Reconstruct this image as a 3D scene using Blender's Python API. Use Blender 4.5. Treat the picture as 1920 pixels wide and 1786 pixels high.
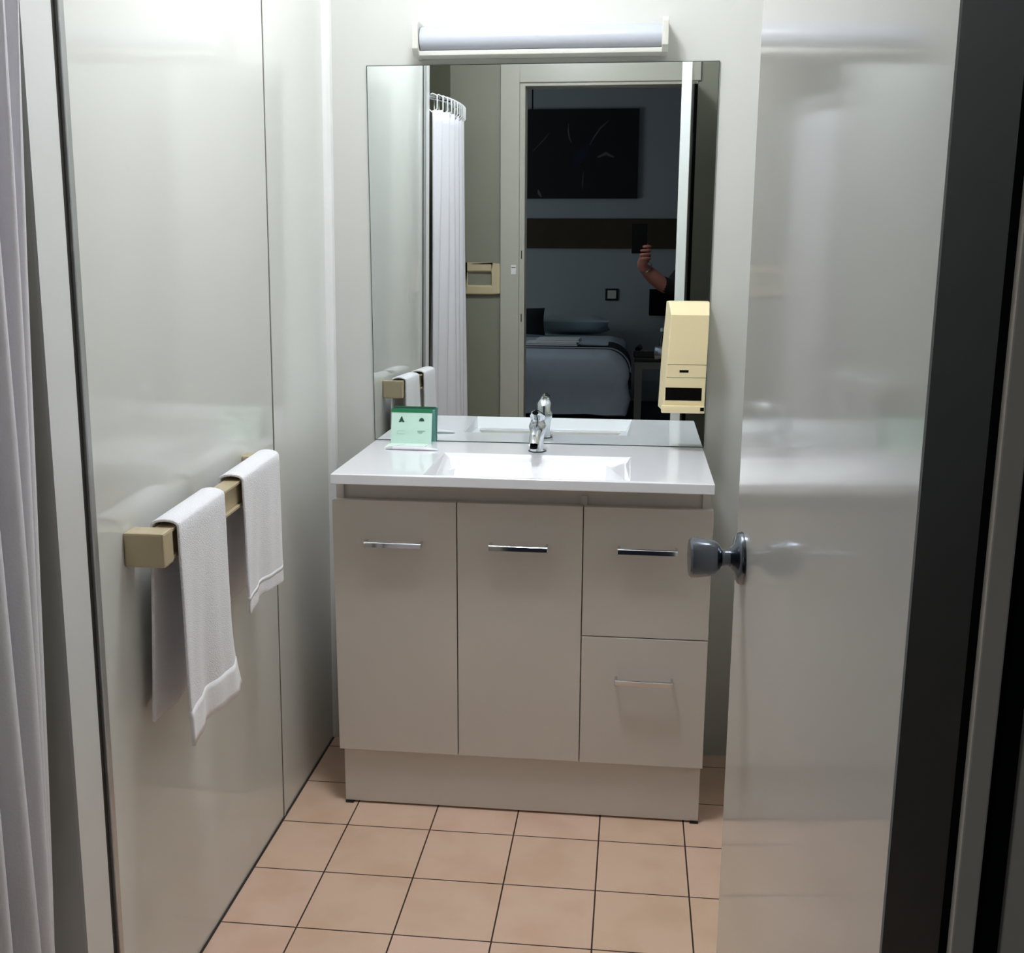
import bpy, bmesh, math, random
from mathutils import Vector, Matrix, Euler
random.seed(4)
D = bpy.data
for o in list(D.objects): D.objects.remove(o)
COL = bpy.context.scene.collection
S = bpy.context.scene

# ------------------------------------------------------------------ camera, world, exposure
cam = D.cameras.new('camera'); cam.sensor_width = 36; cam.sensor_fit = 'HORIZONTAL'
cam.lens = 2018.94 / 1920 * 36; cam.clip_start = 0.02; cam.clip_end = 60
camo = D.objects.new('camera', cam); COL.objects.link(camo)
yaw, pitch, roll = -0.1118, 0.2113, 0.004
sy, cy = math.sin(yaw), math.cos(yaw); sp, cp = math.sin(pitch), math.cos(pitch)
f = Vector((sy*cp, cy*cp, -sp)); r = Vector((cy, -sy, 0)); u = r.cross(f)
c_, s_ = math.cos(roll), math.sin(roll)
r2 = c_*r + s_*u; u2 = -s_*r + c_*u
m = Matrix((r2, u2, -f)).transposed().to_4x4(); m.translation = Vector((0.8124, -2.7622, 1.3587))
camo.matrix_world = m
S.camera = camo
w = D.worlds.new('world'); S.world = w; w.use_nodes = True
w.node_tree.nodes['Background'].inputs[0].default_value = (0.05, 0.06, 0.08, 1)
w.node_tree.nodes['Background'].inputs[1].default_value = 0.1
S.view_settings.view_transform = 'Standard'; S.view_settings.look = 'None'
S.view_settings.exposure = 0.0; S.view_settings.gamma = 1
S.view_settings.use_curve_mapping = False
CEIL_EMIT = 76.0       # bathroom ceiling lamp glass
BEDFILL_W = 17.0        # added cool fill light for the bedroom, its source unseen

# ------------------------------------------------------------------ materials
def lin(c):
    return tuple(((x/255)/12.92 if x/255 <= .04045 else ((x/255+.055)/1.055)**2.4) for x in c)
def mat(name, rgb, rough=.5, metal=0, spec=.5, noise=0, nscale=20, bump=0, bscale=200, coat=0, sheen=0, trans=0):
    m = D.materials.new(name); m.use_nodes = True
    nt = m.node_tree; b = nt.nodes['Principled BSDF']
    col = (*lin(rgb), 1)
    b.inputs['Base Color'].default_value = col
    b.inputs['Roughness'].default_value = rough; b.inputs['Metallic'].default_value = metal
    b.inputs['Specular IOR Level'].default_value = spec
    b.inputs['Coat Weight'].default_value = coat; b.inputs['Coat Roughness'].default_value = .05
    b.inputs['Sheen Weight'].default_value = sheen
    b.inputs['Transmission Weight'].default_value = trans
    tc = nt.nodes.new('ShaderNodeTexCoord')
    if noise:
        n = nt.nodes.new('ShaderNodeTexNoise'); n.inputs['Scale'].default_value = nscale; n.inputs['Detail'].default_value = 4
        nt.links.new(tc.outputs['Object'], n.inputs['Vector'])
        mx = nt.nodes.new('ShaderNodeMix'); mx.data_type = 'RGBA'
        mx.inputs[6].default_value = tuple(c*(1-noise) for c in col[:3]) + (1,)
        mx.inputs[7].default_value = tuple(min(1, c*(1+noise)) for c in col[:3]) + (1,)
        nt.links.new(n.outputs['Fac'], mx.inputs[0]); nt.links.new(mx.outputs[2], b.inputs['Base Color'])
    if bump:
        n2 = nt.nodes.new('ShaderNodeTexNoise'); n2.inputs['Scale'].default_value = bscale
        nt.links.new(tc.outputs['Object'], n2.inputs['Vector'])
        bp = nt.nodes.new('ShaderNodeBump'); bp.inputs['Strength'].default_value = bump; bp.inputs['Distance'].default_value = .002
        nt.links.new(n2.outputs['Fac'], bp.inputs['Height']); nt.links.new(bp.outputs[0], b.inputs['Normal'])
    return m
M = {}
M['laminate'] = mat('laminate', (224,225,220), .08, noise=.03, nscale=3, bump=.03, bscale=6)
M['wall'] = mat('wall_paint', (203,204,199), .38, noise=.02, nscale=4, bump=.05, bscale=30)
M['doorwall'] = mat('olive_cream_paint', (132,131,117), .45, noise=.03, nscale=3)
M['shower'] = mat('shower_lining', (218,200,186), .4, noise=.05, nscale=3)
M['showershade'] = mat('shower_lining_shaded', (84,84,68), .4, noise=.05, nscale=3)  # shower lining darkened: the shade of the recess is put into the colour
M['ceiling'] = mat('ceiling_paint', (230,229,224), .7, noise=.02)
M['moulding'] = mat('white_moulding', (228,229,228), .3, noise=.02)
M['seam'] = mat('seam_sealant', (96,92,84), .5, noise=.1)
M['darkseal'] = mat('dark_sealant', (46,42,38), .6, noise=.2)
M['casing'] = mat('cream_gloss_paint', (176,174,163), .3, noise=.02)
M['alu'] = mat('aluminium', (190,192,192), .35, metal=.8, noise=.04)
M['jamb'] = mat('charcoal_paint', (17,18,19), .7, spec=.08, noise=.05)
M['jambbeige'] = mat('taupe_paint', (226,214,200), .5, noise=.05)
M['door'] = mat('door_gloss_white', (206,204,198), .12, noise=.015, nscale=3, coat=.3)
M['dooredge'] = mat('door_edge_paint', (224,226,224), .4, noise=.02)
M['vanity'] = mat('vanity_gloss', (212,206,199), .16, noise=.015, nscale=4)
M['vanity_in'] = mat('carcass', (150,145,137), .5, noise=.03)
M['basin'] = mat('basin_white', (248,249,255), .12, noise=.008, nscale=3, coat=.4)
M['chrome'] = mat('chrome', (214,218,224), .06, metal=1, noise=.02)
M['steel'] = mat('satin_steel', (112,118,128), .2, metal=1, noise=.04)
M['matteblack'] = mat('matte_black', (10,10,11), .7, spec=.1, noise=.1)
M['black'] = mat('black_plastic', (14,14,15), .35, noise=.1)
M['mirror'] = mat('mirror_silver', (236,242,242), .0, metal=1)
M['mirroredge'] = mat('mirror_glass_edge', (60,78,70), .2, noise=.1)
M['rail'] = mat('beige_plastic', (196,180,148), .25, noise=.03, coat=.3)
M['disp'] = mat('cream_plastic', (238,222,178), .3, noise=.02)
M['slot'] = mat('dark_slot', (12,9,8), .8, spec=.05, noise=.1)
M['towel'] = mat('white_terry', (247,247,252), .95, noise=.03, nscale=60, bump=.8, bscale=500, sheen=.2)
M['curtain'] = mat('curtain_fabric', (222,220,226), .7, noise=.03, nscale=10, bump=.2, bscale=300)
M['diffuser'] = mat('opal_diffuser', (186,191,201), .3, noise=.01)
M['fitting'] = mat('cream_metal', (208,208,200), .35, noise=.02)
M['cardfront'] = mat('mint_card', (206,238,224), .5, noise=.03, nscale=8)
M['cardtop'] = mat('green_card', (18,120,72), .45, noise=.05)
M['cardback'] = mat('teal_card', (110,165,155), .5, noise=.05)
M['print'] = mat('print_dark_green', (28,70,58), .5, noise=.1)
M['print2'] = mat('print_pale_green', (150,200,180), .5, noise=.1)
M['paper'] = mat('pale_paper', (226,244,236), .5, noise=.02)
M['leafprint'] = mat('print_leaf_green', (150,205,120), .5, noise=.1)
M['sachet'] = mat('white_wrapper', (236,234,240), .25, noise=.03)
M['clear'] = mat('grey_clear_film', (205,203,208), .1, noise=.05)
# bedroom
M['bedwall'] = mat('bedroom_paint', (168,174,178), .7, noise=.04, nscale=2)
M['bedfloor'] = mat('dark_carpet', (40,42,52), .9, noise=.2, nscale=80)
M['wood'] = mat('dark_wood', (58,46,24), .5, noise=.25, nscale=12)
M['canvas'] = mat('painting_black', (8,9,14), .45, noise=.3, nscale=5)
M['stroke'] = mat('painting_stroke', (92,94,98), .6, noise=.3)
M['bluestroke'] = mat('painting_blue', (10,14,52), .6, noise=.3)
M['cover'] = mat('blue_grey_cover', (205,214,228), .85, noise=.06, nscale=15, bump=.4, bscale=60)
M['sheet'] = mat('pale_blue_sheet', (214,224,240), .8, noise=.05)
M['runner'] = mat('black_runner', (10,10,16), .7, noise=.2)
M['piping'] = mat('grey_piping', (170,176,186), .6, noise=.05)
M['darkfab'] = mat('dark_cushion', (26,32,38), .9, noise=.2)
M['greyfab'] = mat('grey_pillow', (170,184,188), .9, noise=.05)
M['frame'] = mat('grey_table_frame', (134,132,124), .4, noise=.05)
M['skin'] = mat('skin', (172,114,102), .5, noise=.06, nscale=30)
M['shirt'] = mat('black_shirt', (22,20,20), .85, noise=.15)
M['trousers'] = mat('dark_trousers', (20,22,28), .85, noise=.15)
M['hair'] = mat('dark_hair', (28,20,16), .6, noise=.3, nscale=80)
M['emit'] = D.materials.new('lit_lamp_glass'); M['emit'].use_nodes = True
_b = M['emit'].node_tree.nodes['Principled BSDF']
_b.inputs['Base Color'].default_value = (.9, .9, .9, 1)
_b.inputs['Emission Color'].default_value = (.955, .98, 1.03, 1); _b.inputs['Emission Strength'].default_value = CEIL_EMIT

def tile_material():
    m = D.materials.new('terracotta_pink_tiles'); m.use_nodes = True; nt = m.node_tree; b = nt.nodes['Principled BSDF']
    N = nt.nodes.new; L = nt.links.new
    tc = N('ShaderNodeTexCoord'); mp = N('ShaderNodeMapping')
    mp.inputs['Location'].default_value = (-.162 + 2, .4718 + 4.2, 0)
    L(tc.outputs['Object'], mp.inputs[0])
    br = N('ShaderNodeTexBrick'); br.offset = 0; br.squash = 1
    br.inputs['Scale'].default_value = 1; br.inputs['Brick Width'].default_value = .2; br.inputs['Row Height'].default_value = .2
    br.inputs['Mortar Size'].default_value = .0018; br.inputs['Mortar Smooth'].default_value = .15
    br.inputs['Color1'].default_value = (*lin((238,203,182)), 1); br.inputs['Color2'].default_value = (*lin((230,200,172)), 1)
    br.inputs['Mortar'].default_value = (*lin((62,44,34)), 1)
    L(mp.outputs[0], br.inputs['Vector'])
    n = N('ShaderNodeTexNoise'); n.inputs['Scale'].default_value = 7; n.inputs['Detail'].default_value = 3; L(tc.outputs['Object'], n.inputs['Vector'])
    cr = N('ShaderNodeValToRGB'); cr.color_ramp.elements[0].position = .35; cr.color_ramp.elements[0].color = (.80, .70, .60, 1)
    cr.color_ramp.elements[1].position = .55; cr.color_ramp.elements[1].color = (1, 1, 1, 1); L(n.outputs['Fac'], cr.inputs[0])
    mx = N('ShaderNodeMix'); mx.data_type = 'RGBA'; mx.blend_type = 'MULTIPLY'; mx.inputs[0].default_value = .35
    L(br.outputs['Color'], mx.inputs[6]); L(cr.outputs[0], mx.inputs[7]); L(mx.outputs[2], b.inputs['Base Color'])
    b.inputs['Roughness'].default_value = .38
    bp = N('ShaderNodeBump'); bp.inputs['Strength'].default_value = .4; bp.inputs['Distance'].default_value = .002; bp.invert = True
    L(br.outputs['Fac'], bp.inputs['Height']); L(bp.outputs[0], b.inputs['Normal'])
    return m
M['tiles'] = tile_material()

# ------------------------------------------------------------------ helpers
def link(name, me, mt, parent=None, smooth=False):
    o = D.objects.new(name, me); COL.objects.link(o)
    for x in (mt if isinstance(mt, (list, tuple)) else [mt]): me.materials.append(x)
    if parent: o.parent = parent
    if smooth:
        for p in me.polygons: p.use_smooth = True
    return o
def obj(name, bm, mt, parent=None, smooth=False, bevel=0, seg=2):
    if bevel:
        bmesh.ops.remove_doubles(bm, verts=bm.verts, dist=1e-6)
        es = [e for e in bm.edges if len(e.link_faces) == 2 and e.calc_face_angle(0) > .6]
        bmesh.ops.bevel(bm, geom=es, offset=bevel, segments=seg, affect='EDGES', profile=.6, clamp_overlap=True)
    bmesh.ops.recalc_face_normals(bm, faces=bm.faces)
    me = D.meshes.new(name); bm.to_mesh(me); bm.free()
    o = link(name, me, mt, parent, smooth)
    if smooth:
        try: me.set_sharp_from_angle(angle=.7)
        except Exception: pass
    return o
def bx(bm, x0, x1, y0, y1, z0, z1):
    vs = [bm.verts.new(p) for p in [(x0,y0,z0),(x1,y0,z0),(x1,y1,z0),(x0,y1,z0),(x0,y0,z1),(x1,y0,z1),(x1,y1,z1),(x0,y1,z1)]]
    for q in [(0,3,2,1),(4,5,6,7),(0,1,5,4),(1,2,6,5),(2,3,7,6),(3,0,4,7)]: bm.faces.new([vs[i] for i in q])
    return vs
def box(name, x0, x1, y0, y1, z0, z1, mt, parent=None, bevel=0, seg=2):
    bm = bmesh.new(); bx(bm, x0, x1, y0, y1, z0, z1); return obj(name, bm, mt, parent, bevel=bevel, seg=seg)
def tube(bm, pts, rad, n=12, cap=True):
    pts = [Vector(p) for p in pts]; rad = rad if isinstance(rad, (list, tuple)) else [rad]*len(pts)
    up = None; rings = []
    for i, p in enumerate(pts):
        t = (pts[min(i+1, len(pts)-1)] - pts[max(i-1, 0)]).normalized()
        if up is None:
            up = Vector((0,0,1)) if abs(t.z) < .9 else Vector((1,0,0))
        a = t.cross(up).normalized(); b = a.cross(t).normalized(); up = b
        rings.append([bm.verts.new(p + rad[i]*(math.cos(k*2*math.pi/n)*a + math.sin(k*2*math.pi/n)*b)) for k in range(n)])
    for A, B in zip(rings, rings[1:]):
        for k in range(n): bm.faces.new([A[k], A[(k+1)%n], B[(k+1)%n], B[k]])
    if cap: bm.faces.new(rings[0]); bm.faces.new(rings[-1])
def lathe(bm, prof, n=32, mtx=None):
    mtx = mtx or Matrix(); rings = []
    for rr, z in prof:
        rings.append([bm.verts.new(mtx @ Vector((rr*math.cos(k*2*math.pi/n), rr*math.sin(k*2*math.pi/n), z))) for k in range(n)])
    for A, B in zip(rings, rings[1:]):
        for k in range(n): bm.faces.new([A[k], A[(k+1)%n], B[(k+1)%n], B[k]])
    bm.faces.new(rings[0]); bm.faces.new(rings[-1])
def prism(bm, poly, d0, d1, f3):
    A = [bm.verts.new(f3(a, b, d0)) for a, b in poly]; B = [bm.verts.new(f3(a, b, d1)) for a, b in poly]
    bm.faces.new(A); bm.faces.new(B[::-1])
    for k in range(len(poly)): bm.faces.new([A[k], B[k], B[(k+1)%len(poly)], A[(k+1)%len(poly)]])
def frame_bm(bm, x0, x1, z0, z1, wd, y0, y1):
    bx(bm, x0, x0+wd, y0, y1, z0, z1); bx(bm, x1-wd, x1, y0, y1, z0, z1)
    bx(bm, x0+wd, x1-wd, y0, y1, z0, z0+wd); bx(bm, x0+wd, x1-wd, y0, y1, z1-wd, z1)
def tag(o, label=None, cat=None, group=None, kind=None):
    if label: o['label'] = label
    if cat: o['category'] = cat
    if group: o['group'] = group
    if kind: o['kind'] = kind
    return o
def thing(name, loc, label, cat, group=None, rz=0):
    o = D.objects.new(name, None); COL.objects.link(o); o.location = loc; o.rotation_euler = (0,0,rz); o.empty_display_size = .05
    tag(o, label, cat, group); return o
def local(o, parent):
    """geometry built in world space: keep it where it stands under its parent"""
    bpy.context.view_layer.update()
    o.parent = parent; o.matrix_parent_inverse = parent.matrix_world.inverted(); return o
def struct(o): o['kind'] = 'structure'; return o

# ------------------------------------------------------------------ the bathroom shell
CZ = 2.54; LEAN = .0155   # the left panel wall stands slightly out of plumb
YD = -2.06                # bathroom face of the wall with the doorway
XR = 1.17
def lx(z): return LEAN*z
def lean_box(name, x0, x1, y0, y1, z0, z1, mt, parent=None, bevel=0):
    bm = bmesh.new(); vs = bx(bm, x0, x1, y0, y1, z0, z1)
    for v in vs: v.co.x += lx(v.co.z)
    return obj(name, bm, mt, parent, bevel=bevel)
struct(box('floor', -.95, 1.35, -2.16, .1, -.08, 0, M['tiles']))
struct(box('ceiling', -.95, 1.35, -2.06, .1, CZ, CZ+.08, M['ceiling']))
struct(box('wall_back', -.12, 1.35, 0, .1, 0, CZ, M['wall']))
struct(box('wall_right', XR, XR+.1, -2.06, 0, 0, CZ, M['wall']))
wl = struct(lean_box('wall_left', -.085, 0, -1.388, 0, 0, CZ-.0, M['laminate']))
# panel joint, corner cover strip and floor sealant line belong to the left wall
lean_box('panel_joint', -.001, .0010, -.459, -.456, 0, CZ, M['seam'], wl)
lean_box('panel_joint', -.001, .0022, -.4555, -.448, 0, CZ, M['laminate'], wl)
bm = bmesh.new()
prism(bm, [(0,0),(.020,0),(.017,-.010),(.010,-.017),(0,-.022)], 0, CZ, lambda a, b, z: Vector((lx(z)+a, b, z)))
struct(obj('trim_1', bm, M['moulding']))
struct(box('trim_2', .0, .004, -1.29, 0, 0, .003, M['darkseal']))
# edge channel where the panel stops beside the shower
t3 = struct(lean_box('trim_3', 0, .010, -1.300, -1.286, 0, CZ, M['alu'], bevel=.002))
lean_box('channel_gap', 0, .004, -1.312, -1.300, 0, CZ, M['darkseal'], t3)
lean_box('channel_gap', 0, .003, -1.286, -1.282, 0, CZ, M['darkseal'], t3)
lean_box('trim_4', 0, .005, -1.388, -1.312, 0, CZ, M['moulding'])
struct(D.objects['trim_4'])
# shower recess
bm = bmesh.new(); bx(bm, -.86, -.085, -1.388, -1.33, 0, CZ); struct(obj('wall_shower', bm, M['shower']))
bm = bmesh.new(); bx(bm, -.95, -.86, -2.06, -1.33, 0, CZ); struct(obj('wall_shower_side', bm, M['shower']))
bm = bmesh.new(); bx(bm, -.86, .0, -2.062, -2.05, 0, CZ); struct(obj('wall_shower_rear', bm, M['showershade']))
struct(box('trim_5', -.84, -.02, -2.04, -1.40, 0, .07, M['basin'], bevel=.01))
# wall with the doorway (opening x .33 .. 1.02, to z 2.03)
bm = bmesh.new()
bx(bm, -.95, .30, -2.16, YD, 0, CZ); bx(bm, 1.05, 1.35, -2.16, YD, 0, CZ); bx(bm, .30, 1.05, -2.16, YD, 2.05, CZ)
struct(obj('wall_front', bm, M['doorwall']))
# casing round the doorway, bathroom side, with an inner bead
bm = bmesh.new()
bx(bm, .218, .300, YD, YD+.016, 0, 2.112); bx(bm, .300, 1.06, YD, YD+.016, 2.035, 2.112)
cas = struct(obj('trim_6', bm, M['casing'], bevel=.003))
bm = bmesh.new()
bx(bm, .300, .324, -2.16, YD+.006, 0, 2.022); bx(bm, .300, 1.05, -2.16, YD+.006, 2.022, 2.05)
obj('door_jamb', bm, M['casing'], cas, bevel=.003)
for z in (1.319, 1.044): box('strike_plate', .309, .3135, YD+.006, YD+.0075, z-.018, z+.018, M['black'], cas)
box('small_notice', .266, .288, YD+.016, YD+.0168, 1.235, 1.275, M['moulding'], cas)
box('notice_line', .268, .286, YD+.0168, YD+.0172, 1.262, 1.265, M['seam'], cas)
# bedroom-side frame at the hinge side of the doorway
j = struct(box('trim_7', .9995, 1.05, -2.178, -2.058, 0, 2.03, M['jamb']))
box('frame_edge', 1.004, 1.0165, -2.186, -2.178, 0, 2.03, M['jambbeige'], j, bevel=.001)
box('frame_edge', 1.0165, 1.031, -2.182, -2.165, 0, 2.06, M['jamb'], j)
box('wide_casing', 1.031, 1.11, -2.180, -2.165, 0, 2.06, M['jambbeige'], j, bevel=.003)
struct(box('trim_8', .235, .300, -2.176, -2.16, 0, 2.10, M['jambbeige'], bevel=.002))

# ------------------------------------------------------------------ open door
F = Vector((.957, -1.337)); H = Vector((1.0000, -2.052))
dv = (H-F); W = dv.length; ang = math.atan2(dv.y, dv.x)
dr = D.objects.new('door_1', None)
bm = bmesh.new(); bx(bm, 0, W, 0, .036, .012, 2.035)
for v in bm.verts: pass
door = obj('door_1', bm, [M['door'], M['dooredge']], bevel=.0015, seg=1)
D.objects.remove(dr)
# local x runs from the free edge to the hinge; the face turned to the room centre is local y=0
door.location = (F.x, F.y, 0); door.rotation_euler = (0, 0, ang)
for p in door.data.polygons:
    if abs(p.normal.x) > .9 and p.center.x < .01: p.material_index = 1
struct(door); door['label'] = 'open glossy white flush door with steel knob'
def rot_x_to(v):  # matrix with local z along v
    return Vector((0,0,1)).rotation_difference(Vector(v)).to_matrix().to_4x4()
# local +y of the leaf points to +x side? find the side that looks to the room centre
side = -1
mx = Matrix.Translation((.052, 0, .962)) @ rot_x_to((0, side, 0))
bm = bmesh.new(); lathe(bm, [(.0345,0),(.0345,.003),(.033,.006),(.028,.009),(.018,.011),(.0125,.016)], 40, mx)
rose = obj('rose_plate', bm, M['steel'], door, smooth=True)
bm = bmesh.new(); lathe(bm, [(.011,.010),(.0105,.022),(.012,.027),(.019,.031),(.0225,.036),(.0245,.046),(.026,.058),(.0262,.066),(.024,.0685),(.018,.069)], 40, mx)
knob = obj('door_knob', bm, M['steel'], door, smooth=True)
mx2 = Matrix.Translation((.052, .036, .962)) @ rot_x_to((0, 1, 0))
bm = bmesh.new(); lathe(bm, [(.0345,0),(.0345,.003),(.030,.008),(.0125,.014),(.0105,.022),(.019,.031),(.0245,.046),(.026,.066),(.018,.069)], 40, mx2)
obj('door_knob', bm, M['steel'], door, smooth=True)
bm = bmesh.new(); bx(bm, -.002, .001, .006, .030, .93, .995); obj('latch_plate', bm, M['steel'], door)
for z in (.30, 1.02, 1.78):
    bm = bmesh.new(); tube(bm, [(W+.004, .034, z-.045), (W+.004, .034, z+.045)], .006, 12); obj('hinge', bm, M['steel'], door, smooth=True)

# ------------------------------------------------------------------ ceiling lamp
LX, LY = .48, -.84
t = thing('ceiling_light', (LX, LY, CZ), 'round white ceiling lamp lit above the vanity', 'light')
bm = bmesh.new(); lathe(bm, [(.17,0),(.17,-.02),(.155,-.025)], 40); obj('base_ring', bm, M['fitting'], t, smooth=True)
bm = bmesh.new(); lathe(bm, [(.135,-.022),(.138,-.045),(.132,-.075),(.112,-.105),(.075,-.125),(.035,-.134),(.005,-.135)], 40); obj('glass_dome', bm, M['emit'], t, smooth=True)

# ------------------------------------------------------------------ vanity unit
VX0, VX1 = .122, 1.001; YK, YDR = -.365, -.380; ZT, ZB = .779, .150
XT0, XT1, YT, HT = .139, .996, -.446, .853
v = thing('vanity_cabinet', ((VX0+VX1)/2, -.2, 0), 'glossy off-white three-bay vanity cabinet with chrome handles under the basin', 'cabinet')
def vb(name, *a, mt=M['vanity'], bevel=0, parent=v): 
    return local(box(name, *a, mt, bevel=bevel), parent)
bm = bmesh.new()
bx(bm, VX0+.006, VX0+.024, YDR+.018, -.002, ZB, .829); bx(bm, VX1-.024, VX1-.006, YDR+.018, -.002, ZB, .829)
bx(bm, VX0+.024, VX1-.024, YDR+.022, -.002, ZB, ZB+.018); bx(bm, VX0+.024, VX1-.024, -.014, -.002, ZB+.018, .829)
bx(bm, .702, .716, YDR+.020, -.014, ZB+.018, .80)
local(obj('carcass', bm, M['vanity']), v)
vb('recess_rail', VX0+.024, VX1-.024, YDR+.026, YDR+.042, .745, .829, mt=M['vanity'])
vb('kickboard', VX0+.008, VX1-.004, YK, YK+.016, .006, ZB, mt=M['vanity'])
vb('side_plinth', VX0+.008, VX0+.024, YK+.016, -.004, .006, ZB); vb('side_plinth', VX1-.020, VX1-.004, YK+.016, -.004, .006, ZB)
for x in (VX0+.008, VX1-.024): vb('foot', x, x+.02, YK-.004, YK+.03, 0, .0062, mt=M['black'])
def handle(cx, cz, parent, y=YDR):
    bm = bmesh.new(); hw = .0675
    bx(bm, cx-hw, cx+hw, y-.030, y-.025, cz-.009, cz+.003)
    bx(bm, cx-hw, cx-hw+.006, y-.026, y+.001, cz-.005, cz+.003); bx(bm, cx+hw-.006, cx+hw, y-.026, y+.001, cz-.005, cz+.003)
    bx(bm, cx-hw, cx+hw, y-.026, y-.020, cz-.001, cz+.003)
    return local(obj('bar_handle', bm, M['chrome'], bevel=.0008, seg=1), parent)
GA = .0022
d1 = vb('cabinet_door', VX0, .4165-GA/2, YDR, YDR+.018, ZB, ZT, bevel=.0015)
d2 = vb('cabinet_door', .4165+GA/2, .709-GA/2, YDR, YDR+.018, ZB, ZT, bevel=.0015)
d3 = vb('drawer', .709+GA/2, VX1, YDR, YDR+.018, .469+GA/2, ZT, bevel=.0015)
d4 = vb('drawer', .709+GA/2, VX1, YDR, YDR+.018, ZB, .469-GA/2, bevel=.0015)
handle(.270, .682, d1); handle(.562, .684, d2); handle(.856, .686, d3); handle(.857, .370, d4)

# moulded basin top
top = thing('vanity_basin_top', ((XT0+XT1)/2, -.2, HT), 'white moulded basin top with a shallow rectangular bowl on the vanity', 'basin')
bm = bmesh.new()
BX0, BX1, BY0, BY1 = .350, .812, -.425, -.160
def ring(x0, x1, y0, y1, z00, z11=None):
    z11 = z00 if z11 is None else z11
    return [bm.verts.new(p) for p in [(x0,y0,z00),(x1,y0,z00),(x1,y1,z11),(x0,y1,z11)]]
R0 = ring(XT0, XT1, YT, -.0015, HT-.023); R1 = ring(XT0, XT1, YT, -.0015, HT)
R2 = ring(BX0, BX1, BY0, BY1, HT); R2b = ring(BX0+.014, BX1-.014, -.350, BY1-.006, HT-.018, HT-.008); R3 = ring(BX0+.06, BX1-.06, -.325, BY1-.02, HT-.075, HT-.016)
R5 = ring(BX0-.004, BX1+.004, -.352, BY1+.01, HT-.023); R4 = ring(BX0+.05, BX1-.05, -.335, BY1-.01, HT-.085, HT-.030)
for A, B in ((R0,R1),(R1,R2),(R2,R2b),(R2b,R3),(R4,R5),(R5,R0)):
    for k in range(4): bm.faces.new([A[k], A[(k+1)%4], B[(k+1)%4], B[k]])
bm.faces.new(R3); bm.faces.new(R4[::-1])
o = obj('benchtop_with_bowl', bm, M['basin'], bevel=.0022, seg=3); local(o, top)
bm = bmesh.new(); lathe(bm, [(.021,0),(.021,.003),(.015,.004),(.005,.0035)], 28, Matrix.Translation((.581, -.300, HT-.0675)) @ Matrix.Rotation(.36, 4, 'X'))
local(obj('drain_waste', bm, M['chrome'], smooth=True), top)

# mirror standing on the benchtop
mi = thing('wall_mirror', (.567, 0, HT+.001), 'large frameless wall mirror standing on the basin top', 'mirror')
local(box('mirror_glass', .1375, .9965, -.0060, -.0006, HT+.001, 1.790, M['mirror']), mi)
bm = bmesh.new(); frame_bm(bm, .1362, .9978, HT+.0008, 1.7914, .0016, -.0062, -.0004); local(obj('glass_edge', bm, M['mirroredge']), mi)

# mirror light
li = thing('mirror_light', (.57, 0, 1.80), 'unlit slim white strip light fixed above the mirror', 'light')
bm = bmesh.new()
pr = [(-.004,1.872),(-.03,1.874),(-.055,1.868),(-.068,1.855),(-.072,1.84),(-.068,1.826),(-.056,1.817),(-.004,1.815)]
prism(bm, pr, .283, .858, lambda a, b, x: Vector((x, a, b))); local(obj('diffuser_tube', bm, M['diffuser'], smooth=True), li)
local(box('base_channel', .275, .866, -.060, 0, 1.804, 1.815, M['fitting'], bevel=.002), li)
for x in (.266, .858):
    bm = bmesh.new(); prism(bm, [(0,1.803),(-.062,1.803),(-.078,1.818),(-.080,1.872),(-.066,1.882),(0,1.882)], x, x+.015, lambda a, b, q: Vector((q, a, b)))
    local(obj('end_cap', bm, M['fitting'], bevel=.002), li)

# chrome basin mixer
tp = thing('basin_mixer_tap', (.578, -.107, HT), 'chrome lever mixer tap at the back of the basin', 'tap')
bm = bmesh.new(); lathe(bm, [(.020,0),(.020,.003),(.0165,.005),(.016,.025),(.0175,.040),(.021,.052),(.022,.064),(.019,.072),(.010,.076)], 36)
obj('tap_body', bm, M['chrome'], tp, smooth=True)
bm = bmesh.new(); tube(bm, [(0,0,.050),(0,-.03,.055),(0,-.065,.051),(0,-.09,.042),(0,-.098,.032)], [.0175,.0165,.0145,.013,.012], 24)
for v_ in bm.verts: v_.co.x *= 1.0
sp_ = obj('spout', bm, M['chrome'], tp, smooth=True)
bm = bmesh.new(); lathe(bm, [(.0095,0),(.0095,.006),(.003,.006)], 20, Matrix.Translation((0,-.0985,.025))); obj('aerator', bm, M['matteblack'], sp_, smooth=True)
bm = bmesh.new(); tube(bm, [(0,.006,.070),(0,.006,.080),(0,-.004,.090),(0,-.025,.098),(0,-.048,.104),(0,-.062,.106)], [.0185,.0170,.0125,.0090,.0080,.005], 24)
for v_ in bm.verts:
    if v_.co.z > .088: v_.co.x *= 1.5
obj('lever_handle', bm, M['chrome'], tp, smooth=True)
bm = bmesh.new(); lathe(bm, [(.0225,0),(.0225,.0016),(.021,.0016)], 32); obj('base_gasket', bm, M['black'], tp)

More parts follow.
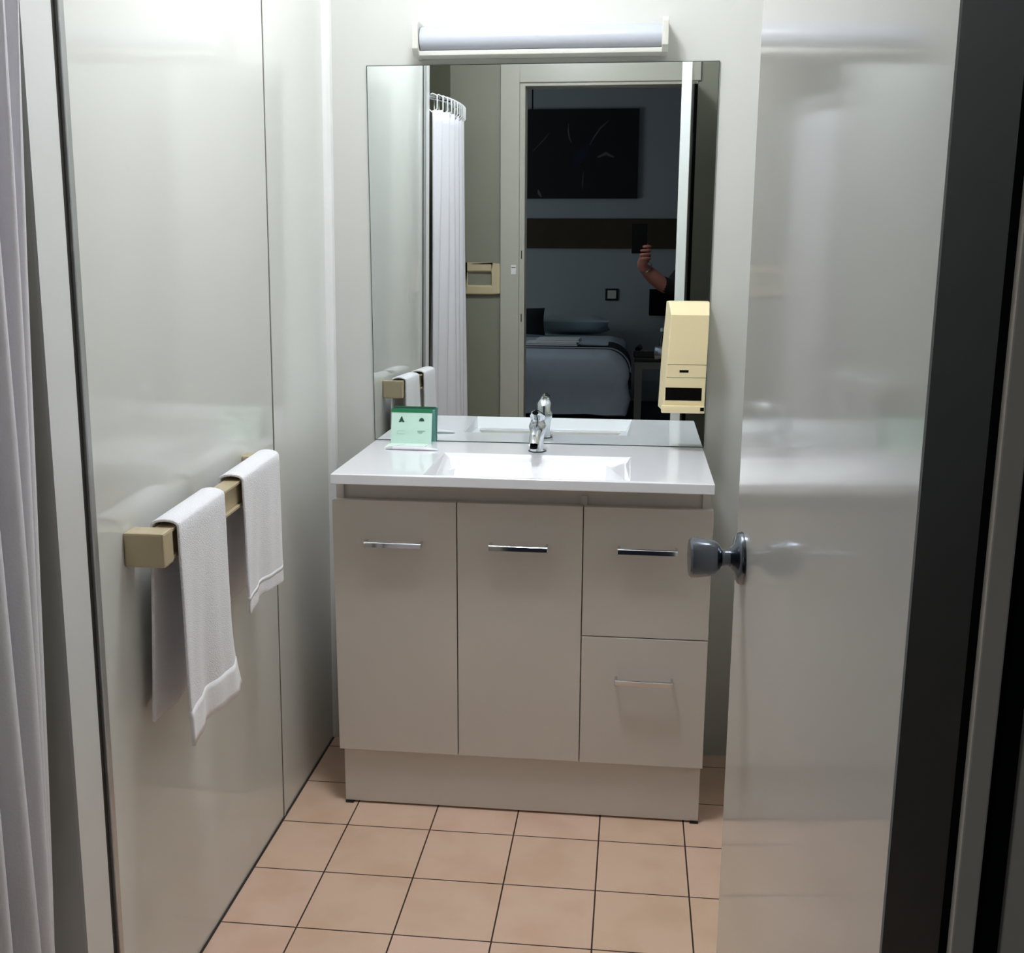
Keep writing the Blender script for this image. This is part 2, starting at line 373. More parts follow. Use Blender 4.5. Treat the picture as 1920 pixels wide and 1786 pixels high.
# tent card, leaflet, slim packet
cd = thing('tent_card', (.243, -.030, HT), 'mint green folded tent card standing in the mirror corner of the benchtop', 'card', rz=.0)
wc = .0535
bm = bmesh.new(); prism(bm, [(-.021,0),(-.0195,0),(.001,.0855),(-.0005,.0865)], -wc, wc, lambda a, b, x: Vector((x, a, b))); obj('front_leaf', bm, M['cardfront'], cd)
bm = bmesh.new(); prism(bm, [(.0195,0),(.021,0),(.0015,.0865),(0,.0855)], -wc, wc+.006, lambda a, b, x: Vector((x, a, b))); obj('back_leaf', bm, M['cardback'], cd)
bm = bmesh.new(); prism(bm, [(-.0030,.0795),(-.0008,.0880),(.0022,.0880),(.0036,.0845),(.0012,.0862),(-.0006,.0860)], -wc-.001, wc+.001, lambda a, b, x: Vector((x, a, b))); obj('green_fold', bm, M['cardtop'], cd)
def onface(x, s):   # point on the front leaf: s along the height
    return Vector((x, -.0214 + .0206*s/.0865 - .0006, s))
bm = bmesh.new()
for pts in ([(-.034,.055),(-.030,.0545),(-.0265,.0575),(-.022,.0545),(-.0185,.056),(-.022,.0605),(-.0245,.067),(-.0265,.070),(-.0285,.067),(-.0315,.060)],):
    bm.faces.new([bm.verts.new(onface(*q)) for q in pts])
r_ = bmesh.ops.extrude_face_region(bm, geom=bm.faces[:]); [setattr(v_.co, 'y', v_.co.y-.0003) for v_ in r_['geom'] if isinstance(v_, bmesh.types.BMVert)]
obj('printed_tree_symbol', bm, M['print'], cd)
bm = bmesh.new()
bm.faces.new([bm.verts.new(onface(.0265+.0068*math.cos(a_), .058+.0085*max(0,math.sin(a_)))) for a_ in [k*math.pi/8 for k in range(9)]])
r_ = bmesh.ops.extrude_face_region(bm, geom=bm.faces[:]); [setattr(v_.co, 'y', v_.co.y-.0003) for v_ in r_['geom'] if isinstance(v_, bmesh.types.BMVert)]
obj('printed_bush_symbol', bm, M['print'], cd)
for x0, x1, z0, z1 in [(-.036,-.016,.0335,.0340),(-.036,-.016,.0250,.0255),(-.036,-.0355,.0255,.0335),(.0165,.037,.0325,.0340),(.0165,.030,.0300,.0308),(.0165,.030,.0278,.0285)]:
    q = [onface(x0,z0), onface(x1,z0), onface(x1,z1), onface(x0,z1)]
    bm = bmesh.new(); bm.faces.new([bm.verts.new(p) for p in q])
    r_ = bmesh.ops.extrude_face_region(bm, geom=bm.faces[:]); [setattr(v_.co, 'y', v_.co.y-.0002) for v_ in r_['geom'] if isinstance(v_, bmesh.types.BMVert)]
    obj('printed_line', bm, M['print2'], cd)
lf = thing('leaflet', (.238, -.085, HT), 'pale mint paper leaflet lying flat in front of the green tent card', 'paper', rz=.05)
bm = bmesh.new(); prism(bm, [(-.052,-.022),(.048,-.022),(.056,.026),(-.048,.026)], 0, .0022, lambda a, b, z: Vector((a, b, z))); obj('sheet', bm, M['paper'], lf)
bm = bmesh.new(); prism(bm, [(.002,-.020),(.024,-.020),(.022,-.012),(.012,-.009),(.004,-.013)], .0022, .0026, lambda a, b, z: Vector((a, b, z))); obj('printed_leaf', bm, M['leafprint'], lf)
bm = bmesh.new(); prism(bm, [(-.030,-.012),(-.028,-.012),(-.004,.014),(-.006,.014)], .0022, .0025, lambda a, b, z: Vector((a, b, z))); obj('printed_stem', bm, M['print2'], lf)
pk = thing('slim_packet', (.264, -.135, HT), 'slim white wrapped packet lying on the benchtop edge of the leaflet', 'packet', rz=-.03)
bm = bmesh.new(); tube(bm, [(-.050,0,.0045),(-.046,0,.005),(.03,0,.005),(.060,0,.003),(.066,0,.0015)], [.004,.0048,.0048,.003,.0012], 12)
for v_ in bm.verts: v_.co.y *= 1.9; v_.co.z = max(v_.co.z, .0004)
obj('wrapper', bm, M['sachet'], pk, smooth=True)
bm = bmesh.new(); tube(bm, [(-.068,0,.002),(-.062,0,.003),(-.050,0,.0044)], [.0025,.0035,.0036], 10)
for v_ in bm.verts: v_.co.y *= 2.2; v_.co.z = max(v_.co.z, .0004)
obj('crimped_end', bm, M['clear'], pk, smooth=True)

# cream dispenser on the mirror
dp = thing('paper_dispenser', (.94, -.008, .965), 'cream plastic dispenser with dark slot fixed over the mirror edge', 'dispenser')
bm = bmesh.new()
def sect(z, xl, xr, d, xfl, xfr):  # back-left, back-right, front depth, front-left, front-right
    return [bm.verts.new(p) for p in [(xl,-.0063,z),(xfl,-d,z),(xfr,-d,z),(xr,-.0063,z)]]
secs = [sect(.958,.8775,.993,.088,.888,.989), sect(.975,.8785,.9935,.092,.889,.9895), sect(1.10,.883,.9955,.098,.896,.991), sect(1.196,.8895,.9965,.098,.9005,.9925), sect(1.224,.8905,.997,.030,.897,.996)]
for A, B in zip(secs, secs[1:]):
    for k in range(4): bm.faces.new([A[k], A[(k+1)%4], B[(k+1)%4], B[k]])
bm.faces.new(secs[0][::-1]); bm.faces.new(secs[-1])
local(obj('housing', bm, M['disp'], bevel=.002, seg=2), dp)
def dslab(name, x0, x1, z0, z1, mt, dy=.0008):
    def d(z): return .092 + (min(z,1.10)-.975)/.125*.006 if z < 1.1 else .098
    bm = bmesh.new(); vs = bx(bm, x0, x1, 0, 1, z0, z1)
    for v_ in bm.verts: v_.co.y = (-d(v_.co.z)-dy) if v_.co.y < .5 else -d(v_.co.z)+.002
    return local(obj(name, bm, mt), dp)
dslab('dispensing_opening', .893, .9815, .986, 1.018, M['slot'], .0005)
dslab('key_slot', .9255, .9475, 1.0555, 1.0615, M['slot'], .0005)
dslab('cover_seam', .8955, .9905, 1.0745, 1.0755, M['seam'], .0003)
dslab('cover_seam', .8945, .9905, 1.0425, 1.0435, M['seam'], .0003)
bm = bmesh.new(); vs = bx(bm, .884, .990, -.100, -.085, .955, .974); local(obj('bottom_lip', bm, M['disp'], bevel=.003), dp)
local(box('lip_latch', .979, .988, -.1012, -.099, .962, .970, M['slot']), dp)

# ------------------------------------------------------------------ towel rail and towels
XB = .013
rl = thing('towel_rail', (.014, -.86, .885), 'beige square towel rail on the glossy left wall', 'rail')
def rz_(y): return .022*(y+1.17)/.53      # the rail climbs a little towards the vanity
def tilt(bm):
    for v_ in bm.verts: v_.co.z += rz_(v_.co.y)
def endblock(y0, y1):
    bm = bmesh.new(); bx(bm, XB+.0010, XB+.068, y0, y1, .854, .911); tilt(bm)
    return local(obj('end_bracket', bm, M['rail'], bevel=.004), rl)
endblock(-1.190, -1.152); endblock(-.660, -.622)
bm = bmesh.new()
bx(bm, .050, .074, -1.153, -.659, .864, .903)
bx(bm, .048, .080, -1.153, -.659, .903, .909); bx(bm, .048, .080, -1.153, -.659, .858, .864); tilt(bm)
local(obj('square_bar', bm, M['rail'], bevel=.001, seg=1), rl)

def towel(label, y0, y1, zf, zb, hem, name='hand_towel', flare=0, xoff=0):
    """cloth sheet draped over the bar: back flap, over the top, front flap"""
    NY = 28
    prof = []     # (x, z, s) from the back flap bottom up and over to the front flap bottom
    nb = 22
    for i in range(nb): prof.append((.042 - .012*(1-i/nb)**1.0, zb + (.905-zb)*i/nb, i/nb-1))
    for k in range(9):
        a = math.pi*(1 - k/8); prof.append((.064 + .0225*math.cos(a), .911 + .009*math.sin(a), 0))
    nf = 30
    for i in range(1, nf+1): prof.append((.0865 + xoff*(i/nf), .908 - (.908-zf)*i/nf, i/nf))
    bm = bmesh.new(); g = []
    for x, z, s in prof:
        row = []
        for j in range(NY+1):
            t_ = j/NY; yy = y0 + (y1-y0)*t_
            amp = .006*abs(s)**1.2
            xx = x + (amp*math.sin(t_*9+1.2) + .4*amp*math.sin(t_*21+s*3))*(1 if s > 0 else -.45)
            zz = z
            if s > 0:
                yy += flare*max(0, s-.6)**2*6*t_*t_
                zz += .004*math.sin(t_*5)*s
                yy += .004*math.sin(s*7+t_*3)*s; yy -= .016*s*(1-t_)
            if s < 0: yy += -.012*(-s)*(1-t_)
            if s > 0: xx = max(xx, .0825)
            row.append(bm.verts.new((xx, yy, zz)))
        g.append(row)
    for A, B in zip(g, g[1:]):
        for k in range(NY): bm.faces.new([A[k], A[k+1], B[k+1], B[k]])
    tilt(bm)
    th = .005
    me = D.meshes.new(name); bmesh.ops.recalc_face_normals(bm, faces=bm.faces)
    # hem band: a strip of faces on its own object, slightly proud
    t = thing(name, (.064, (y0+y1)/2, .905), label, 'towel', 'white hand towels on the beige rail')
    hemf = bm.copy()
    o = obj('cloth', bm, M['towel'], smooth=True); md = o.modifiers.new('s', 'SOLIDIFY'); md.thickness = th; md.offset = 0
    md = o.modifiers.new('b', 'BEVEL'); md.width = .0018; md.segments = 2; md.limit_method = 'ANGLE'
    local(o, t)
    keep = []
    hemf.faces.ensure_lookup_table()
    for k_, fc in enumerate(hemf.faces):
        i_ = k_//NY
        if not (i_ >= nb+9 and 1-hem[1] <= prof[i_][2] <= 1-hem[0]): keep.append(fc)
    bmesh.ops.delete(hemf, geom=keep, context='FACES')
    for v_ in hemf.verts: v_.co.x += .0
    o2 = obj('woven_hem_band', hemf, M['sachet'], smooth=True); o2.data.materials[0] = M['hem']
    md = o2.modifiers.new('s', 'SOLIDIFY'); md.thickness = th+.0008; md.offset = 0
    local(o2, t)
    return t
M['hem'] = mat('woven_hem', (249,249,253), .85, noise=.02, bump=.3, bscale=150, sheen=.2)
towel('white hand towel hanging lower, on the door-side end of the beige rail', -1.146, -.945, .535, .572, (.0, .17), flare=.045, xoff=.004)
towel('shorter white hand towel on the beige rail near the vanity', -.850, -.640, .652, .650, (.12, .15), flare=.01, xoff=.002)

# ------------------------------------------------------------------ recessed beige holder on the doorway wall
hd = thing('recessed_paper_holder', (.128, YD, 1.145), 'beige recessed holder on the wall beside the doorway', 'holder')
bm = bmesh.new(); frame_bm(bm, .034, .217, 1.149, 1.281, .034, YD, YD+.020); local(obj('outer_frame', bm, M['rail'], bevel=.004), hd)
local(box('recess_panel', .066, .186, YD+.0005, YD+.006, 1.181, 1.249, M['doorwall']), hd)
bm = bmesh.new(); frame_bm(bm, .068, .184, 1.183, 1.247, .004, YD+.006, YD+.012); local(obj('inner_bead', bm, M['rail']), hd)

# ------------------------------------------------------------------ shower rod and curtain
rod = thing('shower_rod', (.0, -1.7, 1.90), 'bowed chrome curtain rod across the shower opening', 'rod')
def rodpt(y):
    t_ = (y+1.388)/(-2.05+1.388); return Vector((-.01 + .10*math.sin(math.pi*min(1,max(0,t_)))**.45, y, 1.90))
bm = bmesh.new(); tube(bm, [rodpt(-1.389-.66*k/24) for k in range(25)], .0095, 12); local(obj('rod_tube', bm, M['chrome'], smooth=True), rod)
for y, dyy in ((-1.389, -1), (-2.049, 1)):
    bm = bmesh.new(); lathe(bm, [(.026,0),(.026,.004),(.014,.010)], 24, Matrix.Translation((-.01, y, 1.9)) @ rot_x_to((0, dyy, 0))); local(obj('wall_flange', bm, M['chrome'], smooth=True), rod)
ct = thing('shower_curtain', (.06, -1.65, .12), 'white shower curtain gathered in folds beside the left wall', 'curtain')
bm = bmesh.new(); NZ, NN = 40, 120; g = []
for i in range(NZ+1):
    z = .12 + (1.852-.12)*i/NZ; sp__ = (1-i/NZ); row = []
    for k in range(NN+1):
        t_ = k/NN; y = -1.415 - .40*t_ - .09*sp__ *(1-t_)
        b_ = rodpt(y); ph = t_*2*math.pi*6
        a_ = .020 + .008*sp__
        row.append(bm.verts.new((b_.x + .004*(1-t_) - .008 + (.018 - .108*sp__)*(1-t_)**3 + a_*math.sin(ph + .5*math.sin(z*2)) + .006*math.sin(ph*.37+z*3)*sp__, y + .010*math.cos(ph*1.0+z), z + .003*math.sin(ph))))
    g.append(row)
for A, B in zip(g, g[1:]):
    for k in range(NN): bm.faces.new([A[k], A[k+1], B[k+1], B[k]])
o = obj('curtain_cloth', bm, M['curtain'], smooth=True); md = o.modifiers.new('s', 'SOLIDIFY'); md.thickness = .0014; local(o, ct)
for k in range(11):
    y = -1.43 - .0375*k; p = rodpt(y); bm = bmesh.new()
    tube(bm, [p+Vector((0,0,-.056)), p+Vector((.017,0,-.04)), p+Vector((.017,0,.006)), p+Vector((0,0,.014)), p+Vector((-.017,0,.006)), p+Vector((-.017,0,-.04)), p+Vector((0,0,-.056))], .0028, 6)
    local(obj('curtain_hook', bm, M['moulding'], smooth=True), ct)

# ------------------------------------------------------------------ bedroom behind the doorway (seen in the mirror)
YB = -6.90
struct(box('wall_far', -2.4, 2.9, YB-.1, YB, 0, 2.95, M['bedwall']))
struct(box('wall_bedroom_left', -2.5, -2.4, YB, -2.16, 0, 2.95, M['bedwall']))
struct(box('wall_bedroom_right', 2.9, 3.0, YB, -2.16, 0, 2.95, M['bedwall']))
struct(box('ceiling_bedroom', -2.4, 2.9, YB, -2.16, 2.95, 3.03, M['ceiling']))
struct(box('floor_bedroom', -2.4, 2.9, YB, -2.16, -.08, 0, M['bedfloor']))
bm = bmesh.new(); bx(bm, -2.4, .30, -2.168, -2.16, 0, 2.95); bx(bm, 1.05, 2.9, -2.165, -2.16, 0, 2.95); bx(bm, .30, 1.05, -2.168, -2.16, 2.10, 2.95)
struct(obj('wall_near', bm, M['bedwall']))
struct(box('trim_9', -.112, -.104, YB, YB+.006, 2.50, 2.95, M['jamb']))
wl_ = D.lights.new('bedroom_fill', 'AREA'); wl_.shape = 'RECTANGLE'; wl_.size = 1.2; wl_.size_y = 1.5; wl_.energy = BEDFILL_W; wl_.color = (.86, .95, 1.0)
wo = D.objects.new('bedroom_fill', wl_); COL.objects.link(wo); wo.location = (-2.33, -4.85, 1.5); wo.rotation_euler = (0, math.radians(-90), 0)  # made-up fill light that lifts the dim bedroom from the left
bm = bmesh.new()
bx(bm, -2.4, -2.34, -5.76, -5.70, .80, 2.20); bx(bm, -2.4, -2.34, -4.10, -4.04, .80, 2.20); bx(bm, -2.4, -2.34, -5.70, -4.10, .80, .86); bx(bm, -2.4, -2.34, -5.70, -4.10, 2.14, 2.20)
struct(obj('added_window_1', bm, M['casing']))  # unseen frame added round the fill light on the solid wall
# painting
pt = thing('framed_painting', (.25, YB, 1.76), 'large black abstract canvas with faint pale strokes above the bed', 'painting')
local(box('canvas', -.34, .806, YB+.003, YB+.035, 1.757, 2.496, M['canvas'], bevel=.004), pt)
def stroke(pts, wd, mt=M['stroke']):
    bm = bmesh.new(); n = len(pts)
    L_ = []; R_ = []
    for i, (x, z) in enumerate(pts):
        a = pts[max(i-1,0)]; b = pts[min(i+1,n-1)]; d = Vector((b[0]-a[0], b[1]-a[1])).normalized(); nn = Vector((-d.y, d.x)); ww = wd*math.sin(math.pi*(i+.4)/(n-.2))
        L_.append(bm.verts.new((x+nn.x*ww, YB+.0362, z+nn.y*ww))); R_.append(bm.verts.new((x-nn.x*ww, YB+.0362, z-nn.y*ww)))
    for i in range(n-1): bm.faces.new([L_[i], L_[i+1], R_[i+1], R_[i]])
    rr = bmesh.ops.extrude_face_region(bm, geom=bm.faces[:]); [setattr(v_.co, 'y', YB+.0352) for v_ in rr['geom'] if isinstance(v_, bmesh.types.BMVert)]
    local(obj('brush_stroke', bm, mt), pt)
stroke([(.205,2.38),(.205,2.32),(.215,2.26),(.235,2.22)], .006); stroke([(.55,2.40),(.48,2.34),(.43,2.27),(.39,2.20)], .006)
stroke([(.46,2.10),(.53,2.13),(.60,2.10)], .014); stroke([(-.05,1.83),(-.04,1.80),(-.02,1.77)], .012); stroke([(-.10,2.15),(0,2.25),(.04,2.30)], .003)
stroke([(.34,1.98),(.335,1.90),(.335,1.84)], .004); stroke([(.26,2.02),(.32,2.12),(.38,2.20)], .055, M['bluestroke'])
# wooden rail on wall
tag(box('wooden_wall_rail', -2.2, 2.7, YB, YB+.03, 1.335, 1.590, M['wood'], bevel=.003), 'long dark brown wooden board fixed along the bedroom wall', 'wall panel')
# switch
sw = thing('light_switch', (.607, YB, .94), 'square light switch with black surround on the bedroom wall', 'switch')
local(box('black_surround', .550, .664, YB, YB+.012, .886, .992, M['black'], bevel=.008), sw)
local(box('switch_plate', .570, .646, YB+.012, YB+.018, .904, .976, M['fitting'], bevel=.006), sw)
# black wall lamp
wlmp = thing('wall_lamp', (1.07, YB, .87), 'black box-shaped lamp on the bedroom wall over the bedside table', 'lamp')
local(box('lamp_shade', .935, 1.20, YB+.05, YB+.20, .770, .992, M['matteblack'], bevel=.004), wlmp)
local(box('wall_mount', 1.03, 1.10, YB, YB+.05, .84, .92, M['black']), wlmp)

# bed
bd = thing('bed', (.0, -5.9, 0), 'bed with blue-grey cover and black runner across the foot', 'bed')
def loft(name, secs_, mt, parent, smooth=True, y_end=None):
    bm = bmesh.new(); rings = [[bm.verts.new(p) for p in s] for s in secs_]
    n = len(rings[0])
    for A, B in zip(rings, rings[1:]):
        for k in range(n): bm.faces.new([A[k], A[(k+1)%n], B[(k+1)%n], B[k]])
    bm.faces.new(rings[0]); bm.faces.new(rings[-1])
    return local(obj(name, bm, mt, smooth=smooth), parent)
def bedsec(y, x0, x1, z0, z1, rr, n=8, wob=0, ph=0):
    pts = []
    for k in range(n+1):
        a = math.pi*(1 - .5*k/n); pts.append((x0+rr+rr*math.cos(a), y, z1-rr+rr*math.sin(a)))
    for k in range(n+1):
        a = math.pi*.5*(1-k/n); pts.append((x1-rr+rr*math.cos(a), y, z1-rr+rr*math.sin(a)))
    for k in range(1, 6):
        zz = z1-rr + (z0-(z1-rr))*k/5; pts.append((x1 + wob*math.sin(k*1.7+ph), y, zz))
    for k in range(1, 13): pts.append((x1+(x0-x1)*k/12, y+wob*math.sin(k*1.3), z0+wob*math.sin(k*2.1+ph)*.6))
    for k in range(4, 0, -1):
        zz = z1-rr + (z0-(z1-rr))*k/5; pts.append((x0 - wob*math.sin(k*1.7), y, zz))
    return pts
local(box('bed_base', -.80, .66, -6.86, -5.34, .03, .26, M['darkfab']), bd)
loft('mattress_sheet', [bedsec(y, -.86, x1, .20, z1, rr) for y, x1, z1, rr in [(-6.86,.74,.56,.05),(-6.5,.74,.61,.14),(-5.55,.76,.615,.16),(-5.40,.76,.60,.16)]], M['sheet'], bd)
loft('foot_cover', [bedsec(y, -.86, x1, z0, z1, rr, wob=w_, ph=y*9) for y, x1, z0, z1, rr, w_ in [(-5.42,.775,.14,.600,.17,.008),(-5.34,.785,.13,.600,.18,.012),(-5.27,.785,.125,.585,.18,.014),(-5.225,.77,.12,.56,.17,.012),(-5.205,.74,.13,.53,.16,.008)]], M['cover'], bd)
def runsec(y, o_): return bedsec(y, -.87-o_, .79+o_, .30, .606+o_, .18)
loft('runner', [runsec(-5.90,.0), runsec(-5.89,.006), runsec(-5.385,.008), runsec(-5.375,.0)], M['runner'], bd)
bm = bmesh.new(); ps = [p for p in runsec(-5.365, .004)][:18]; tube(bm, ps, .006, 8); local(obj('piping', bm, M['piping'], smooth=True), bd)
def pillow(name, cx, cy_, cz, sx, sy_, sz, rx, mt, label, cat, grp=None):
    t = thing(name, (cx, cy_, cz), label, cat, grp)
    bm = bmesh.new(); bmesh.ops.create_cube(bm, size=2); bmesh.ops.subdivide_edges(bm, edges=bm.edges, cuts=7, use_grid_fill=True)
    for v_ in bm.verts:
        x, y, z = v_.co; e = (1-abs(x)**4)*(1-abs(y)**4)
        v_.co = Vector((x*sx*(1-.05*(1-y*y)), y*sy_*(1-.05*(1-x*x)), z*sz*(.12+.88*e**.5)))
    bmesh.ops.rotate(bm, verts=bm.verts, matrix=Matrix.Rotation(rx, 3, 'X'))
    o = obj('pillow_cover', bm, mt, t, smooth=True); return t
pillow('pillow', .26, -6.62, .690, .34, .19, .07, .25, M['greyfab'], 'pale grey pillow at the head of the bed', 'pillow')
pillow('cushion', -.17, -6.28, .738, .24, .115, .06, 1.35, M['darkfab'], 'dark square cushion leaning against the pale pillow', 'cushion')
# folded towels on runner: each its own thing
for n_, (x, y, z, s, lb) in enumerate([(.19,-5.50,.617,.20,'folded white towel lying on the black bed runner, lower of two'),(.24,-5.52,.643,.17,'folded white towel lying on another towel on the bed')]):
    t = thing('folded_towel', (x, y, z), lb, 'towel', 'folded towels on the bed', rz=.05*n_)
    bm = bmesh.new()
    for k in range(2): 
        vs = bx(bm, -s+.01*k, s-.006*k, -.10, .10, .0125*k, .0125*(k+1))
    obj('towel_cloth', bm, M['towel'], t, bevel=.005)

# bedside table
nt_ = thing('bedside_table', (1.05, -5.75, 0), 'bedside table with grey square frame and black top beside the bed', 'table')
local(box('table_top', .82, 1.28, -6.0, -5.50, .495, .522, M['black'], bevel=.002), nt_)
for x in (.825, 1.220):
    for y in (-5.555, -5.995): local(box('leg', x, x+.055, y, y+.05, 0, .440, M['frame']), nt_)
for y in (-5.555, -5.995): local(box('apron', .825, 1.275, y, y+.05, .440, .495, M['frame']), nt_)
ph = thing('telephone', (.90, -5.68, .522), 'black desk telephone on the bedside table', 'telephone', rz=.1)
bm = bmesh.new(); prism(bm, [(-.09,0),(.09,0),(.09,.025),(-.09,.05)], -.08, .08, lambda a, b, x: Vector((x, -a, b))); obj('phone_base', bm, M['black'], ph, bevel=.005)
bm = bmesh.new(); tube(bm, [(-.05,-.09,.058),(-.05,-.075,.068),(-.05,.05,.068),(-.05,.065,.058)], [.022,.018,.018,.022], 12); obj('handset', bm, M['black'], ph, smooth=True)
bm = bmesh.new(); bx(bm, .012, .019, .07, .086, .036, .05); obj('painted_glint', bm, M['moulding'], ph)  # white chip painted in as a glint on the black telephone
bt = thing('slim_bottle', (1.035, -5.72, .522), 'slim dark bottle with a white cap on the bedside table', 'bottle')
bm = bmesh.new(); lathe(bm, [(.024,0),(.026,.01),(.026,.13),(.012,.16),(.010,.20)], 20); obj('bottle_body', bm, M['black'], bt, smooth=True)
bm = bmesh.new(); lathe(bm, [(.022,.19),(.022,.212),(.018,.217)], 20); obj('cap', bm, M['moulding'], bt, smooth=True)

# ------------------------------------------------------------------ the photographer
def skin(name, verts, edges, mt, parent, root=0, sub=2):
    me = D.meshes.new(name); names = list(verts); idx = {n: i for i, n in enumerate(names)}
    me.from_pydata([verts[n][0] for n in names], [(idx[a], idx[b]) for a, b in edges], [])
    o = D.objects.new(name, me); COL.objects.link(o)
    sk = o.modifiers.new('skin', 'SKIN'); sk.use_smooth_shade = True; sk.branch_smoothing = .3
    for n in names:
        d = me.skin_vertices[0].data[idx[n]]; rr = verts[n][1]
        d.radius = rr if isinstance(rr, tuple) else (rr, rr); d.use_root = (idx[n] == root)
    sb = o.modifiers.new('sub', 'SUBSURF'); sb.levels = sub; sb.render_levels = sub
    dg = bpy.context.evaluated_depsgraph_get(); ev = o.evaluated_get(dg); m2 = D.meshes.new_from_object(ev)
    D.objects.remove(o)
    m2.materials.clear(); o2 = link(name, m2, mt, None, True); local(o2, parent); return o2
PX, PY = 1.36, -3.17
pe = thing('person', (PX, PY, 0), 'person in dark clothes holding up a phone to photograph the mirror', 'person')
def P(x, y, z): return (PX+x, PY+y, z)
V = {
 'pelvis': (P(0,0,.93), (.15,.11)), 'waist': (P(0,.0,1.08), (.13,.095)), 'chest': (P(0,.01,1.25), (.15,.105)), 'upper': (P(0,.0,1.37), (.12,.08)),
 'neck0': (P(0,.005,1.44), .055), 'neck1': (P(0,.015,1.49), .05), 'jaw': (P(0,.035,1.53), (.058,.07)), 'head': (P(0,.02,1.60), (.074,.09)), 'crown': (P(0,.005,1.675), (.062,.075)),
 'shL': (P(-.17,0,1.36), .055), 'elL': ((.985,-3.035,1.135), .042), 'foL': ((.90,-2.94,1.205), .040), 'wrL': ((.838,-2.875,1.262), (.028,.024)),
 'paL': ((.857,-2.835,1.300), (.030,.015)), 'knL': ((.862,-2.822,1.332), (.030,.013)),
 'shR': (P(.17,0,1.36), .055), 'elR': (P(.23,-.03,1.10), .038), 'foR': (P(.22,.04,.98), .033), 'wrR': (P(.20,.10,.88), (.022,.027)), 'paR': (P(.195,.12,.82), (.014,.036)),
 'hiL': (P(-.09,0,.86), .085), 'knLg': (P(-.10,.01,.48), .056), 'anL': (P(-.11,-.02,.09), .036), 'heL': (P(-.11,-.04,.045), .034), 'toL': (P(-.12,.15,.032), (.042,.026)),
 'hiR': (P(.09,0,.86), .085), 'knRg': (P(.10,.01,.48), .056), 'anR': (P(.11,-.02,.09), .036), 'heR': (P(.11,-.04,.045), .034), 'toR': (P(.12,.15,.032), (.042,.026)),
}
E_ = [('pelvis','waist'),('waist','chest'),('chest','upper'),('upper','neck0'),('neck0','neck1'),('neck1','jaw'),('jaw','head'),('head','crown'),
 ('upper','shL'),('shL','elL'),('elL','foL'),('foL','wrL'),('wrL','paL'),('paL','knL'),
 ('upper','shR'),('shR','elR'),('elR','foR'),('foR','wrR'),('wrR','paR'),
 ('pelvis','hiL'),('hiL','knLg'),('knLg','anL'),('anL','heL'),('anL','toL'),('pelvis','hiR'),('hiR','knRg'),('knRg','anR'),('anR','heR'),('anR','toR')]
body = skin('body', V, E_, M['skin'], pe)
def fingers(base, along, across, curl, lens, parent, mt):
    """five separately bent fingers rooted in the palm"""
    for i, L_ in enumerate(lens):
        b = Vector(base) + Vector(across)*(i-1.5)*.0195
        pts = [b - Vector(along)*.012, b, b + Vector(along)*L_*.42 + Vector(curl)*L_*.12, b + Vector(along)*L_*.62 + Vector(curl)*L_*.42, b + Vector(along)*L_*.58 + Vector(curl)*L_*.70]
        vv = {str(k): (tuple(p), [.0095,.0092,.0085,.0078,.0066][k]) for k, p in enumerate(pts)}
        skin('finger', vv, [(str(k), str(k+1)) for k in range(4)], mt, parent, sub=1)
# left hand holds the phone from its right edge: fingers cross the back of the phone, thumb in front of the screen
fb = (.878, -2.806, 1.326)
fingers(fb, (-.15,.96,.10), (.02,-.10,1.0), (-.98,.05,-.1), (.058,.066,.062,.050), body, M['skin'])
tv = [((.862,-2.83,1.315),.011), ((.868,-2.822,1.345),.0105), ((.858,-2.812,1.372),.0095), ((.842,-2.806,1.388),.0082)]
skin('thumb', {str(k): t_ for k, t_ in enumerate(tv)}, [('0','1'),('1','2'),('2','3')], M['skin'], body, sub=1)
fingers(P(.195,.125,.785), (0,.12,-.99), (0,.99,.12), (-.8,.2,-.2), (.062,.072,.068,.055), body, M['skin'])
tv = [(P(.193,.15,.84),.011), (P(.185,.172,.81),.0105), (P(.178,.178,.78),.0085)]
skin('thumb', {str(k): t_ for k, t_ in enumerate(tv)}, [('0','1'),('1','2')], M['skin'], body, sub=1)
# face
hx, hy = PX, PY+.02
for s in (-1, 1):
    bm = bmesh.new(); bmesh.ops.create_uvsphere(bm, u_segments=16, v_segments=10, radius=.0125); bmesh.ops.translate(bm, verts=bm.verts, vec=(hx+s*.031, hy+.080, 1.600)); local(obj('eye', bm, M['moulding'], smooth=True), body)
    bm = bmesh.new(); bmesh.ops.create_uvsphere(bm, u_segments=16, v_segments=10, radius=.03); bmesh.ops.scale(bm, verts=bm.verts, vec=(.25,.6,1)); bmesh.ops.translate(bm, verts=bm.verts, vec=(hx+s*.078, hy, 1.59)); local(obj('ear', bm, M['skin'], smooth=True), body)
bm = bmesh.new(); tube(bm, [(hx,hy+.080,1.605),(hx,hy+.100,1.575),(hx,hy+.098,1.565)], [.007,.013,.010], 12); local(obj('nose', bm, M['skin'], smooth=True), body)
bm = bmesh.new(); tube(bm, [(hx-.024,hy+.070,1.538),(hx,hy+.084,1.536),(hx+.024,hy+.070,1.538)], [.003,.006,.003], 10); local(obj('mouth', bm, mat('lips', (150,84,80), .5, noise=.05), smooth=True), body)
bm = bmesh.new(); bmesh.ops.create_uvsphere(bm, u_segments=32, v_segments=20, radius=1)
for v_ in bm.verts:
    x, y, z = v_.co
    if z < .1 and y > .1: y = .1
    v_.co = Vector((hx + x*.086, hy-.012 + y*.098, 1.635 + z*(.088 if z > 0 else .075)))
local(obj('hair', bm, M['hair'], smooth=True), body)
g_ = .014
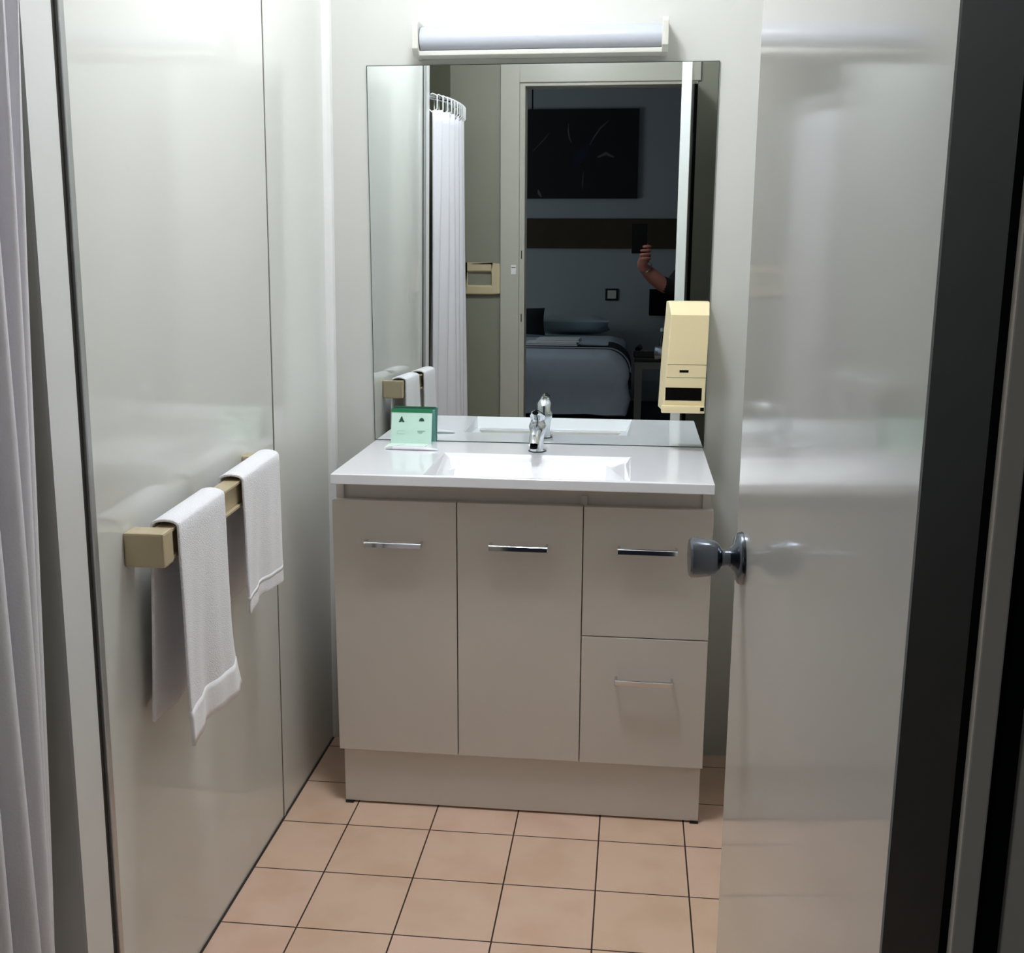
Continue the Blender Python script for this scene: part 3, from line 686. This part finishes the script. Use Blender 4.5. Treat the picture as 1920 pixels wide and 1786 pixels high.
SH = {'w': (P(0,0,.90), (.165,.125)), 'waist': (P(0,0,1.08), (.145,.11)), 'chest': (P(0,.01,1.25), (.165,.12)), 'upper': (P(0,0,1.37), (.135,.095)), 'col': (P(0,.003,1.425), (.07,.066)),
  'shL': (P(-.17,0,1.36), .068), 'a1': (((PX-.17)*.4+.985*.6, PY*.4-3.035*.6, 1.36*.4+1.135*.6), .053), 'a2': ((.992,-3.04,1.14), .046), 'a3': ((.935,-2.975,1.18), .042),
  'shR': (P(.17,0,1.36), .068), 'b1': (P(.205,-.02,1.2), .055), 'b2': (P(.23,-.03,1.10), .048)}
skin('shirt', SH, [('w','waist'),('waist','chest'),('chest','upper'),('upper','col'),('upper','shL'),('shL','a1'),('a1','a2'),('a2','a3'),('upper','shR'),('shR','b1'),('b1','b2')], M['shirt'], pe)
TR = {'p': (P(0,0,.95), (.165,.125)), 'q': (P(0,0,.87), (.17,.125)), 'l1': (P(-.09,0,.80), .105), 'l2': (P(-.10,.01,.48), .075), 'l3': (P(-.11,-.015,.11), .060), 'r1': (P(.09,0,.80), .105), 'r2': (P(.10,.01,.48), .075), 'r3': (P(.11,-.015,.11), .060)}
skin('trousers', TR, [('p','q'),('q','l1'),('l1','l2'),('l2','l3'),('q','r1'),('r1','r2'),('r2','r3')], M['trousers'], pe)
for s in (-1, 1):
    vv = {'a': (P(s*.11,-.045,.045), (.047,.042)), 'b': (P(s*.115,.05,.045), (.05,.042)), 'c': (P(s*.12,.165,.038), (.048,.034))}
    skin('shoe', vv, [('a','b'),('b','c')], M['black'], pe)
# bracelet
d_ = Vector((.853,-2.862,1.262)) - Vector((.90,-2.93,1.215))
bm = bmesh.new(); mxb = Matrix.Translation((.861,-2.873,1.254)) @ Vector((0,0,1)).rotation_difference(d_).to_matrix().to_4x4()
tube(bm, [mxb @ Vector((.034*math.cos(k*math.pi/12), .030*math.sin(k*math.pi/12), 0)) for k in range(25)], .0028, 8, cap=False)
local(obj('bracelet', bm, M['chrome'], smooth=True), pe)
# phone (held, so a thing of its own)
hp = thing('phone', (.826, -2.787, 1.392), 'black phone held upright in the hand of the person', 'phone'); hp.rotation_euler = (-.21, 0, 0)
bm = bmesh.new(); bx(bm, -.038, .038, -.0045, .0045, -.072, .076); obj('phone_case', bm, M['matteblack'], hp, bevel=.003)
bm = bmesh.new(); bx(bm, -.035, .035, -.0052, -.0044, -.068, .072); obj('phone_screen', bm, M['canvas'], hp)
